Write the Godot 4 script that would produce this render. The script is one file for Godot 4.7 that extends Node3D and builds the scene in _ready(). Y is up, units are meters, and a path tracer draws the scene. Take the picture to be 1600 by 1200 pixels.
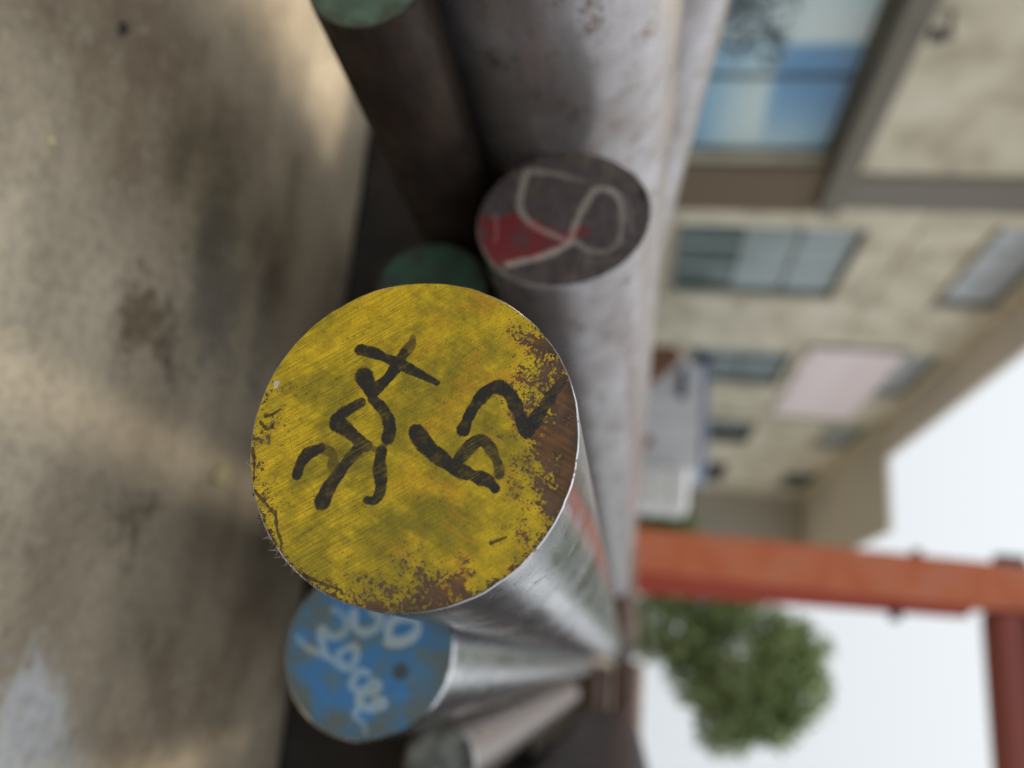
extends Node3D

var rng := RandomNumberGenerator.new()
var taken := {}
var M := {}

# ---------------------------------------------------------------- naming
func numbered(called: String) -> String:
	var n: int = taken.get(called, 0)
	taken[called] = n + 1
	return called if n == 0 else "%s_%03d" % [called, n]

func tag(o: Node, label: String, category: String, group := "", kind := "") -> Node:
	if label != "": o.set_meta("label", label)
	if category != "": o.set_meta("category", category)
	if group != "": o.set_meta("group", group)
	if kind != "": o.set_meta("kind", kind)
	return o

func thing(called: String, label: String, category: String, at := Vector3.ZERO, group := "") -> Node3D:
	var o := Node3D.new()
	o.name = numbered(called)
	o.position = at
	add_child(o, true)
	tag(o, label, category, group)
	return o

func part(called: String, mesh: Mesh, mat: Material, parent: Node, at := Vector3.ZERO) -> MeshInstance3D:
	var o := MeshInstance3D.new()
	o.name = called if parent != self else numbered(called)
	o.mesh = mesh
	o.material_override = mat
	o.position = at
	parent.add_child(o, true)
	return o

# ---------------------------------------------------------------- mesh helpers
func st_new() -> SurfaceTool:
	var st := SurfaceTool.new()
	st.begin(Mesh.PRIMITIVE_TRIANGLES)
	return st

# one triangle with given normals and uvs, wound clockwise as seen from the side the normals point to
func tri(st: SurfaceTool, p: Array, n: Array, u: Array) -> void:
	var c: Vector3 = (p[1] - p[0]).cross(p[2] - p[0])
	var order := [0, 2, 1] if c.dot(n[0] + n[1] + n[2]) > 0.0 else [0, 1, 2]
	for k in order:
		st.set_normal(n[k])
		st.set_uv(u[k])
		st.add_vertex(p[k])

func quad(st: SurfaceTool, a: Vector3, b: Vector3, c: Vector3, d: Vector3, n: Vector3, ext := Vector2.ONE) -> void:
	var u := [Vector2(0, 0), Vector2(ext.x, 0), Vector2(ext.x, ext.y), Vector2(0, ext.y)]
	tri(st, [a, b, c], [n, n, n], [u[0], u[1], u[2]])
	tri(st, [a, c, d], [n, n, n], [u[0], u[2], u[3]])

# a box between two corners, its edges chamfered by e
func add_box(st: SurfaceTool, lo: Vector3, hi: Vector3, e := 0.0) -> void:
	var c := (lo + hi) * 0.5
	var h := (hi - lo) * 0.5
	e = minf(e, minf(h.x, minf(h.y, h.z)) * 0.9)
	for ax in 3:
		var b := (ax + 1) % 3
		var d := (ax + 2) % 3
		for s in [-1.0, 1.0]:
			var n := Vector3.ZERO
			n[ax] = s
			var q := []
			for w in [[-1, -1], [1, -1], [1, 1], [-1, 1]]:
				var v := c
				v[ax] += s * h[ax]
				v[b] += w[0] * (h[b] - e)
				v[d] += w[1] * (h[d] - e)
				q.append(v)
			quad(st, q[0], q[1], q[2], q[3], n, Vector2(h[b] * 2, h[d] * 2))
		if e > 0.0:
			for s1 in [-1.0, 1.0]:
				for s2 in [-1.0, 1.0]:
					var n2 := Vector3.ZERO
					n2[b] = s1
					n2[d] = s2
					n2 = n2.normalized()
					var q2 := []
					for w in [[-1, 0], [1, 0], [1, 1], [-1, 1]]:
						var v := c
						v[ax] += w[0] * (h[ax] - e)
						v[b] += s1 * (h[b] - (e if w[1] == 1 else 0.0))
						v[d] += s2 * (h[d] - (0.0 if w[1] == 1 else e))
						q2.append(v)
					quad(st, q2[0], q2[1], q2[2], q2[3], n2)
	if e > 0.0:
		for sx in [-1.0, 1.0]:
			for sy in [-1.0, 1.0]:
				for sz in [-1.0, 1.0]:
					var n3 := Vector3(sx, sy, sz).normalized()
					var v := [c + Vector3(sx * h.x, sy * (h.y - e), sz * (h.z - e)), c + Vector3(sx * (h.x - e), sy * h.y, sz * (h.z - e)), c + Vector3(sx * (h.x - e), sy * (h.y - e), sz * h.z)]
					tri(st, v, [n3, n3, n3], [Vector2.ZERO, Vector2.ZERO, Vector2.ZERO])

func box(lo: Vector3, hi: Vector3, e := 0.0) -> ArrayMesh:
	var st := st_new()
	add_box(st, lo, hi, e)
	return st.commit()

# ---------------------------------------------------------------- noise and textures
func noise(seed_: int, freq: float, oct := 4, kind := FastNoiseLite.TYPE_SIMPLEX_SMOOTH) -> FastNoiseLite:
	var n := FastNoiseLite.new()
	n.seed = seed_
	n.frequency = freq
	n.noise_type = kind
	n.fractal_octaves = oct
	n.fractal_type = FastNoiseLite.FRACTAL_FBM if oct > 1 else FastNoiseLite.FRACTAL_NONE
	return n

func ntex(seed_: int, freq: float, ramp: Array, size := 512, oct := 5, contrast := 1.0) -> NoiseTexture2D:
	var t := NoiseTexture2D.new()
	t.width = size
	t.height = size
	t.seamless = true
	t.noise = noise(seed_, freq, oct)
	var g := Gradient.new()
	g.offsets = PackedFloat32Array()
	g.colors = PackedColorArray()
	var offs := PackedFloat32Array()
	var cols := PackedColorArray()
	for k in ramp.size():
		offs.append(0.5 + (float(k) / (ramp.size() - 1) - 0.5) / contrast)
		cols.append(ramp[k])
	g.offsets = offs
	g.colors = cols
	t.color_ramp = g
	return t

func grey(v: float) -> Color: return Color(v, v, v)
func rgb8(r: float, g: float, b: float) -> Color: return Color(r / 255.0, g / 255.0, b / 255.0)

func seamless_bytes(seed_: int, freq: float, size: int, oct := 4) -> PackedByteArray:
	return noise(seed_, freq, oct).get_seamless_image(size, size).get_data()

func mat(col: Color, rough: float, metal := 0.0) -> StandardMaterial3D:
	var m := StandardMaterial3D.new()
	m.albedo_color = col
	m.roughness = rough
	m.metallic = metal
	return m

func world_tri(m: StandardMaterial3D, tile: float) -> StandardMaterial3D:
	m.uv1_triplanar = true
	m.uv1_world_triplanar = true
	m.uv1_scale = Vector3.ONE / tile
	return m

# texture for a rolled steel shaft: u runs round it, v along it
func steel_tex(seed_: int, dark: Color, mid: Color, light: Color, rust: Color, rust_amount: float) -> Array:
	var n := 512
	var a := seamless_bytes(seed_, 0.006, n, 5)
	var b := seamless_bytes(seed_ + 1, 0.05, n, 3)
	var c := seamless_bytes(seed_ + 2, 0.016, n, 5)
	var f := seamless_bytes(seed_ + 3, 0.12, n, 2)
	var al := PackedByteArray()
	al.resize(n * n * 3)
	var ro := PackedByteArray()
	ro.resize(n * n)
	var he := PackedByteArray()
	he.resize(n * n)
	for y in n:
		for x in n:
			var i := y * n + x
			var j := ((y / 9) % n) * n + x          # drawn out along the bar: rolling marks
			var va := a[i] / 255.0
			var vs := b[j] / 255.0
			var vc := c[i] / 255.0
			var vf := f[i] / 255.0
			var k := clampf(0.5 + (va - 0.5) * 1.2 + (vs - 0.5) * 0.35 + (vf - 0.5) * 0.25, 0.0, 1.0)
			var col := dark.lerp(mid, k * 2.0) if k < 0.5 else mid.lerp(light, k * 2.0 - 1.0)
			var r := smoothstep(1.0 - rust_amount - 0.22, 1.0 - rust_amount + 0.16, vc + (vf - 0.5) * 0.3)
			col = col.lerp(rust, r * 0.8)
			var pit := smoothstep(0.76, 0.84, vf + (vc - 0.5) * 0.4)
			col = col.lerp(rust * 0.45, pit * 0.5)
			al[i * 3] = int(clampf(col.r, 0, 1) * 255)
			al[i * 3 + 1] = int(clampf(col.g, 0, 1) * 255)
			al[i * 3 + 2] = int(clampf(col.b, 0, 1) * 255)
			ro[i] = int(clampf(0.5 + (0.5 - k) * 0.3 + r * 0.35 + (vs - 0.5) * 0.15, 0.05, 1.0) * 255)
			he[i] = int(clampf(0.5 + (vs - 0.5) * 0.16 + (vf - 0.5) * 0.22 + r * 0.12 - pit * 0.3, 0, 1) * 255)
	return [ImageTexture.create_from_image(Image.create_from_data(n, n, false, Image.FORMAT_RGB8, al)), ImageTexture.create_from_image(Image.create_from_data(n, n, false, Image.FORMAT_L8, ro)), ImageTexture.create_from_image(Image.create_from_data(n, n, false, Image.FORMAT_L8, he))]

func steel(t: Array, rough: float, metal: float, relief := 0.02, tint := Color.WHITE) -> StandardMaterial3D:
	var m := mat(tint, rough, metal)
	m.albedo_texture = t[0]
	m.roughness_texture = t[1]
	m.roughness_texture_channel = BaseMaterial3D.TEXTURE_CHANNEL_RED
	m.heightmap_enabled = true
	m.heightmap_texture = t[2]
	m.heightmap_scale = relief
	return m

# ---------------------------------------------------------------- hand-drawn strokes, in thousandths of the bar's radius
func stroke(mask: PackedFloat32Array, n: int, pts: Array, w0: float, w1: float, a0: float, a1: float, rough: FastNoiseLite, broken := 0.0) -> void:
	# smooth the polyline with a Catmull-Rom curve
	var p := []
	for q in pts: p.append(Vector2(q[0], q[1]) / 1000.0)
	var path := []
	for i in p.size() - 1:
		var pa: Vector2 = p[maxi(i - 1, 0)]
		var pb: Vector2 = p[i]
		var pc: Vector2 = p[i + 1]
		var pd: Vector2 = p[mini(i + 2, p.size() - 1)]
		var steps := maxi(2, int(pb.distance_to(pc) * n * 0.5 / 2.0))
		for k in steps:
			path.append(pb.cubic_interpolate(pc, pa, pd, float(k) / steps))
	path.append(p[-1])
	for i in path.size():
		var t := float(i) / maxf(1.0, path.size() - 1)
		var c: Vector2 = Vector2(0.5 + path[i].x * 0.5, 0.5 - path[i].y * 0.5) * n
		var r := lerpf(w0, w1, t) * 0.25 * n * (1.0 + 0.35 * rough.get_noise_2d(i * 0.5 + p[0].x * 900.0, p[0].y * 900.0))
		var al := lerpf(a0, a1, t)
		for y in range(maxi(0, int(c.y - r - 2)), mini(n, int(c.y + r + 3))):
			for x in range(maxi(0, int(c.x - r - 2)), mini(n, int(c.x + r + 3))):
				var wob := rough.get_noise_2d(x, y)
				var d := Vector2(x, y).distance_to(c) + wob * r * 0.10
				if d < r + 1.0:
					var v := al * clampf((r + 1.0 - d) / maxf(2.2, r * 0.22), 0.0, 1.0)
					if broken > 0.0:
						v *= clampf(1.0 - broken + broken * (rough.get_noise_2d(x * 2.7 + 300, y * 2.7) * 1.8 + 0.6), 0.0, 1.0)
					var at := y * n + x
					if v > mask[at]: mask[at] = v

func finish(n: int, al: PackedByteArray, ro: PackedByteArray, he: PackedByteArray, relief: float, metal := 0.0) -> StandardMaterial3D:
	var m := mat(Color.WHITE, 1.0, metal)
	m.albedo_texture = ImageTexture.create_from_image(Image.create_from_data(n, n, false, Image.FORMAT_RGB8, al))
	m.roughness_texture = ImageTexture.create_from_image(Image.create_from_data(n, n, false, Image.FORMAT_L8, ro))
	m.roughness_texture_channel = BaseMaterial3D.TEXTURE_CHANNEL_RED
	m.heightmap_enabled = true
	m.heightmap_texture = ImageTexture.create_from_image(Image.create_from_data(n, n, false, Image.FORMAT_L8, he))
	m.heightmap_scale = relief
	m.texture_repeat = false
	return m

# worn yellow paint on the sawn end, with two marker scribbles
func yellow_face() -> StandardMaterial3D:
	var n := 1000
	var ink := PackedFloat32Array()
	ink.resize(n * n)
	var wob := noise(5, 0.05, 2)
	var nw0 := noise(6, 0.2, 2)
	var S := [
		[[[-525, -404], [-511, -323], [-479, -224], [-413, -48], [-373, 49], [-345, 114]], 0.060, 0.030, 0.98, 0.80],
		[[[-359, -352], [-312, -321], [-264, -287]], 0.068, 0.066, 0.90, 0.98],
		[[[-264, -287], [-328, -217], [-424, -159], [-520, -120]], 0.056, 0.052, 0.98, 0.86],
		[[[-520, -120], [-578, -83], [-625, -82]], 0.050, 0.032, 0.55, 0.35],
		[[[-188, -339], [-131, -421], [-76, -480]], 0.044, 0.056, 0.70, 0.96],
		[[[-52, -461], [-8, -389], [40, -316], [74, -259]], 0.066, 0.050, 0.98, 0.72],
		[[[-218, -271], [-148, -186], [-54, -134], [20, -134]], 0.050, 0.056, 0.88, 0.92],
		[[[20, -134], [60, -150], [90, -185], [74, -259]], 0.030, 0.022, 0.55, 0.45],
		[[[281, -656], [216, -647], [152, -614], [110, -536]], 0.054, 0.048, 0.99, 0.80],
		[[[110, -536], [136, -462], [208, -444]], 0.050, 0.046, 0.50, 0.38],
		[[[429, -468], [336, -441], [193, -369], [97, -306]], 0.060, 0.048, 1.0, 0.72],
		[[[100, -161], [183, -158], [283, -130], [342, -127]], 0.056, 0.056, 0.92, 0.80],
		[[[342, -127], [385, -150], [390, -200]], 0.044, 0.028, 0.85, 0.95],
		[[[-37, 33], [33, 93], [102, 191], [168, 321], [206, 462], [214, 497]], 0.066, 0.056, 1.0, 0.86],
		[[[208, 493], [256, 546]], 0.040, 0.044, 0.70, 1.0],
		[[[124, 301], [22, 370], [-17, 433], [34, 494], [123, 549], [172, 559]], 0.056, 0.044, 0.88, 0.55],
		[[[-72, 314], [-188, 350], [-299, 414], [-343, 487], [-306, 561], [-208, 624], [-89, 688]], 0.056, 0.060, 1.0, 0.92],
		[[[-89, 688], [-200, 752], [-309, 808], [-410, 866]], 0.058, 0.046, 0.95, 0.50],
	]
	for s in S: stroke(ink, n, s[0], s[1] * 1.5, s[2] * 1.4, s[3], s[4], wob)
	# cracks and lifted flakes at the edge
	var crack := PackedFloat32Array()
	crack.resize(n * n)
	for s in [[[510, -745], [610, -712], [680, -672], [740, -664], [815, -620]], [[400, -905], [480, -800], [535, -740]], [[-60, -935], [-75, -890], [-110, -850]], [[-20, -960], [20, -905], [-20, -870]], [[150, -975], [230, -945], [330, -925]], [[640, -760], [690, -700]], [[850, -500], [880, -380], [905, -260]], [[560, 560], [520, 640]]]:
		stroke(crack, n, s, 0.022, 0.012, 0.9, 0.7, nw0)
	var nb := noise(11, 0.0045, 4)
	var nf := noise(12, 0.055, 3)
	var nm := noise(13, 0.016, 4)
	var ns := noise(14, 0.022, 3)
	var ng := noise(15, 0.16, 2)
	var nw := noise(17, 0.006, 3)
	var al := PackedByteArray()
	al.resize(n * n * 3)
	var ro := PackedByteArray()
	ro.resize(n * n)
	var he := PackedByteArray()
	he.resize(n * n)
	var yel := rgb8(166, 146, 16)
	var bright := rgb8(206, 172, 20)
	var olive := rgb8(130, 118, 20)
	var ochre := rgb8(188, 134, 26)
	var brown := rgb8(98, 74, 56)
	var dirt := rgb8(66, 52, 42)
	var orange := rgb8(132, 82, 38)
	var black := rgb8(22, 23, 27)
	for y in n:
		var ly := 1.0 - 2.0 * (y + 0.5) / n
		for x in n:
			var lx := 2.0 * (x + 0.5) / n - 1.0
			var r2 := lx * lx + ly * ly
			if r2 > 1.05: continue
			var i := y * n + x
			var r := sqrt(r2)
			# the saw left fine lines one way, the brush broader ones another
			var sa := (lx * 0.57 - ly * 0.82) * 500.0
			var sb := (lx * 0.82 + ly * 0.57) * 500.0
			var ba := (lx * 0.42 + ly * 0.90) * 500.0
			var bb := (lx * 0.90 - ly * 0.42) * 500.0
			var saw := ng.get_noise_2d(sb * 1.3, sa * 0.035)
			var brush := ns.get_noise_2d(bb * 2.2, ba * 0.16)
			var big := nb.get_noise_2d(x, y)
			var mid := nm.get_noise_2d(x, y)
			var fine := nf.get_noise_2d(x, y)
			var gr := ng.get_noise_2d(x * 1.0 + 700.0, y)
			var warp := nw.get_noise_2d(x + 900.0, y)
			# how far the paint has gone: along the top of the bar, low on the right, and on the left edge
			var top := smoothstep(0.42, 0.98, ly * 0.98 - 0.16 * maxf(lx - 0.15, 0.0) - 0.10 * lx + warp * 0.26) if ly > 0.0 else 0.0
			top *= smoothstep(-1.0, -0.55, lx) * (1.0 - 0.45 * smoothstep(0.45, 0.9, lx))
			var right := smoothstep(0.62, 1.02, lx + 0.10 * sin(ly * 5.0) + warp * 0.18)
			var left := smoothstep(0.70, 1.08, -ly + 0.2 * lx + warp * 0.2) * 0.8
			var rim := smoothstep(0.945, 1.0, r + mid * 0.06) * 0.8 * (0.12 + 0.88 * smoothstep(-0.9, 0.3, lx + ly * 0.8))
			var wear: float = maxf(maxf(top * 0.98, right * 0.76), maxf(left * 0.62, rim))
			wear += 0.10 * smoothstep(0.25, 0.55, big) * smoothstep(0.3, 0.8, r)
			var speck := fine * 0.72 + mid * 0.42 + gr * 0.26 + brush * 0.18
			var gone := smoothstep(-0.03, 0.05, (wear * 1.22 - 0.70) - speck)
			# colour of the paint
			var t := big * 0.9 + brush * 0.20 + mid * 0.22 + 0.16 * smoothstep(0.2, -0.8, lx) - 0.20 * smoothstep(0.1, 0.5, lx) * smoothstep(-0.7, -0.2, ly)
			var c := yel.lerp(olive, clampf(0.34 - t * 1.25, 0.0, 1.0) * (0.55 + 0.45 * (1.0 - smoothstep(0.5, 0.95, r))))
			c = c.lerp(bright, clampf(t * 0.9 - 0.02 + (0.30 if r > 0.72 else r * 0.3), 0.0, 0.75))
			c = c.lerp(ochre, clampf(brush * 0.8 + warp * 1.3 - 0.14, 0.0, 0.5) * smoothstep(-0.7, 0.5, ly))
			c = c * (1.0 + fine * 0.10 + mid * 0.10 + saw * (0.10 + 0.14 * smoothstep(0.2, -0.5, ly)) + gr * 0.10)
			# old metal under it
			var m := brown.lerp(dirt, clampf(0.45 + mid * 0.9 + fine * 0.3, 0.0, 1.0))
			m = m.lerp(orange, clampf(brush * 0.9 + warp * 1.4 + mid * 0.5 - 0.12, 0.0, 0.6))
			m = m.lerp(dirt, smoothstep(0.93, 1.0, r) * 0.5)
			c = c.lerp(m, gone)
			# pinholes
			var pin := smoothstep(0.52, 0.60, fine * 0.7 + gr * 0.55 + wear * 0.34)
			c = c.lerp(dirt, pin * 0.75 * (1.0 - gone))
			var cr: float = crack[i]
			c = c.lerp(dirt * 0.7, cr * 0.85)
			var chip := 1.0 - smoothstep(0.02, 0.034, Vector2(lx + 0.26, (ly + 0.905) * 1.3).length() + fine * 0.02)
			c = c.lerp(rgb8(196, 190, 180), chip)
			# marker
			var k: float = ink[i]
			if k > 0.0:
				var kk := clampf(k * (1.0 + mid * 0.55 + fine * 0.3 + saw * 0.75 * smoothstep(1.02, 0.8, k)), 0.0, 1.0)
				c = c.lerp(black.lerp(rgb8(60, 46, 22), clampf((0.8 - kk) * 1.6, 0, 0.8)), pow(kk, 0.85) * 0.97)
			al[i * 3] = int(clampf(c.r, 0, 1) * 255)
			al[i * 3 + 1] = int(clampf(c.g, 0, 1) * 255)
			al[i * 3 + 2] = int(clampf(c.b, 0, 1) * 255)
			ro[i] = int(clampf(0.46 + gone * 0.32 + gr * 0.08 - k * 0.08 + mid * 0.1, 0.2, 1.0) * 255)
			he[i] = int(clampf(0.62 - gone * 0.26 - pin * 0.3 - cr * 0.5 + saw * 0.09 * smoothstep(0.4, -0.4, ly) + brush * 0.07 + gr * 0.05 + warp * 0.12, 0, 1) * 255)
	return finish(n, al, ro, he, 0.035)

# a dark sawn end with a patch of red paint and a chalk figure
func chalk_face() -> StandardMaterial3D:
	var n := 512
	var ch := PackedFloat32Array()
	ch.resize(n * n)
	var wob := noise(25, 0.09, 2)
	var S := [
		[[[-688, -510], [-373, -537], [-121, -515], [106, -360], [257, -111], [380, 127]], 0.15, 0.10, 0.80, 0.66],
		[[[380, 127], [470, 20], [581, -176], [650, -378], [699, -530]], 0.15, 0.13, 0.9, 0.9],
		[[[-688, -510], [-674, -281], [-608, -49], [-532, 180]], 0.15, 0.10, 0.8, 0.32],
		[[[354, 125], [85, 162], [-192, 241], [-387, 330], [-404, 463], [-315, 590]], 0.13, 0.13, 0.78, 0.8],
		[[[-315, 590], [-88, 660], [148, 678], [379, 657]], 0.13, 0.09, 0.72, 0.55],
		[[[379, 657], [494, 539], [488, 346], [369, 192]], 0.09, 0.11, 0.46, 0.6],
		[[[-297, 684], [-20, 756], [247, 795]], 0.04, 0.05, 0.5, 0.34],
		[[[21, -794], [195, -744], [382, -733]], 0.05, 0.04, 0.6, 0.5],
		[[[560, 240], [640, 470], [560, 700]], 0.09, 0.05, 0.22, 0.12],
	]
	for s in S: stroke(ch, n, s[0], s[1] * 0.62, s[2] * 0.62, s[3], s[4], wob, 0.75)
	var poly := PackedVector2Array()
	for q in [[-100, -1100], [0, -760], [-20, -500], [150, -290], [185, 40], [160, 330], [250, 370], [390, 115], [590, -176], [710, -529], [700, -760], [500, -1100]]:
		poly.append(Vector2(q[0], q[1]) / 1000.0)
	var nb := noise(21, 0.012, 4)
	var nf := noise(22, 0.12, 3)
	var ns := noise(23, 0.08, 2)
	var al := PackedByteArray()
	al.resize(n * n * 3)
	var ro := PackedByteArray()
	ro.resize(n * n)
	var he := PackedByteArray()
	he.resize(n * n)
	for y in n:
		var ly := 1.0 - 2.0 * (y + 0.5) / n
		for x in n:
			var lx := 2.0 * (x + 0.5) / n - 1.0
			var i := y * n + x
			var big := nb.get_noise_2d(x, y)
			var fine := nf.get_noise_2d(x, y)
			var streak := ns.get_noise_2d(x * 0.12, y * 1.2)
			var c := rgb8(84, 76, 78).lerp(rgb8(60, 53, 54), clampf(0.5 + big + fine * 0.4, 0, 1))
			c = c.lerp(rgb8(126, 116, 100), clampf(big * 0.8 - lx * 0.35 - 0.1, 0, 0.55))
			c = c * (1.0 + streak * 0.22)
			var q := Vector2(lx + big * 0.10 + streak * 0.05, ly + fine * 0.12 + streak * 0.10)
			if Geometry2D.is_point_in_polygon(q, poly):
				c = c.lerp(rgb8(124, 36, 42), clampf(0.70 - ly * 0.25 + big * 0.9 + streak * 0.5 + fine * 0.4, 0.1, 0.92))
			var scr := smoothstep(0.36, 0.55, ns.get_noise_2d(x * 0.05 + 50.0, y * 1.9)) * smoothstep(0.35, 0.7, lx)
			c = c.lerp(rgb8(150, 136, 120), scr * 0.5)
			c = c.lerp(rgb8(24, 21, 22), 1.0 - smoothstep(0.10, 0.15, Vector2((lx + 0.36) * 0.8, ly - 0.95).length() + fine * 0.03))
			var k: float = ch[i]
			c = c.lerp(rgb8(206, 198, 186), k)
			al[i * 3] = int(clampf(c.r, 0, 1) * 255)
			al[i * 3 + 1] = int(clampf(c.g, 0, 1) * 255)
			al[i * 3 + 2] = int(clampf(c.b, 0, 1) * 255)
			ro[i] = int(clampf(0.55 + k * 0.4 + fine * 0.1, 0, 1) * 255)
			he[i] = int(clampf(0.5 + streak * 0.2 + fine * 0.15 + k * 0.15, 0, 1) * 255)
	return finish(n, al, ro, he, 0.04)

# blue paint with white chalk writing
func blue_face() -> StandardMaterial3D:
	var n := 400
	var ch := PackedFloat32Array()
	ch.resize(n * n)
	var wob := noise(35, 0.09, 2)
	var S := [
		[[[-27, -867], [75, -714], [133, -487]], 0.09, 0.10, 0.5, 0.8],
		[[[133, -487], [-48, -584], [-155, -602], [-84, -471], [-132, -344], [-244, -324], [-358, -406], [-387, -514]], 0.11, 0.10, 0.85, 0.5],
		[[[-389, -267], [-229, -220], [-176, -94], [-247, 35], [-373, 54], [-440, -60]], 0.12, 0.12, 0.85, 0.8],
		[[[-118, 203], [-306, 182], [-404, 308], [-396, 468], [-265, 519], [-142, 398], [-105, 206]], 0.12, 0.14, 0.95, 0.95],
		[[[133, -487], [240, -208], [84, -133], [-2, -196], [111, -349], [241, -222]], 0.10, 0.10, 0.8, 0.7],
		[[[268, 51], [263, -77], [425, -119], [458, 33], [444, 142], [375, 184], [347, 95], [456, 47]], 0.10, 0.10, 0.8, 0.7],
		[[[490, -16], [613, 23], [625, 177], [567, 291], [526, 214], [626, 122]], 0.11, 0.10, 0.85, 0.75],
		[[[613, 23], [721, -25], [795, 87], [901, 136]], 0.10, 0.06, 0.8, 0.3],
	]
	for s in S: stroke(ch, n, s[0], s[1] * 0.85, s[2] * 0.85, s[3], s[4], wob, 0.5)
	var nb := noise(31, 0.011, 4)
	var nf := noise(32, 0.09, 3)
	var al := PackedByteArray()
	al.resize(n * n * 3)
	var ro := PackedByteArray()
	ro.resize(n * n)
	var he := PackedByteArray()
	he.resize(n * n)
	for y in n:
		var ly := 1.0 - 2.0 * (y + 0.5) / n
		for x in n:
			var lx := 2.0 * (x + 0.5) / n - 1.0
			var i := y * n + x
			var big := nb.get_noise_2d(x, y)
			var fine := nf.get_noise_2d(x, y)
			var c := rgb8(58, 126, 188).lerp(rgb8(96, 122, 134), clampf(0.22 + big * 1.3 + 0.5 * smoothstep(0.35, 0.95, ly) + 0.4 * smoothstep(-0.45, -0.95, ly - lx * 0.25), 0, 1))
			c = c.lerp(rgb8(96, 100, 92), clampf(smoothstep(0.6, 1.0, sqrt(lx * lx + ly * ly) + big * 0.3) * 0.6, 0, 1))
			c = c.lerp(rgb8(62, 62, 60), (1.0 - smoothstep(0.05, 0.13, Vector2(lx - 0.2, ly - 0.4).length())) * 0.8)
			c = c * (1.0 + fine * 0.16)
			c = c.lerp(rgb8(216, 224, 226), ch[i] * 0.92)
			al[i * 3] = int(clampf(c.r, 0, 1) * 255)
			al[i * 3 + 1] = int(clampf(c.g, 0, 1) * 255)
			al[i * 3 + 2] = int(clampf(c.b, 0, 1) * 255)
			ro[i] = int(clampf(0.5 + ch[i] * 0.35 + fine * 0.1, 0, 1) * 255)
			he[i] = int(clampf(0.5 + fine * 0.2 + big * 0.3, 0, 1) * 255)
	return finish(n, al, ro, he, 0.03)

func plain_face(seed_: int, a: Color, b: Color, rust: Color) -> StandardMaterial3D:
	var n := 192
	var nb := noise(seed_, 0.02, 4)
	var nf := noise(seed_ + 1, 0.15, 3)
	var al := PackedByteArray()
	al.resize(n * n * 3)
	var ro := PackedByteArray()
	ro.resize(n * n)
	var he := PackedByteArray()
	he.resize(n * n)
	for y in n:
		for x in n:
			var i := y * n + x
			var big := nb.get_noise_2d(x, y)
			var fine := nf.get_noise_2d(x, y)
			var r := Vector2(x - n / 2, y - n / 2).length() / (n * 0.5)
			var c := a.lerp(b, clampf(0.5 + big * 1.2 + fine * 0.3, 0, 1)).lerp(rust, clampf(smoothstep(0.7, 1.0, r + big * 0.4) * 0.7, 0, 1))
			al[i * 3] = int(clampf(c.r, 0, 1) * 255)
			al[i * 3 + 1] = int(clampf(c.g, 0, 1) * 255)
			al[i * 3 + 2] = int(clampf(c.b, 0, 1) * 255)
			ro[i] = int(clampf(0.6 + fine * 0.2, 0, 1) * 255)
			he[i] = int(clampf(0.5 + fine * 0.25, 0, 1) * 255)
	return finish(n, al, ro, he, 0.03)

# ---------------------------------------------------------------- bars
# A round bar whose axis starts at the node and runs along its own -Z. tilt: how the sawn end slants.
func edge_wobble(a: float, n: FastNoiseLite, amount: float) -> float:
	return n.get_noise_2d(cos(a) * 40.0, sin(a) * 40.0) * amount + n.get_noise_2d(cos(a) * 260.0 + 90, sin(a) * 260.0) * amount * 0.6

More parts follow.
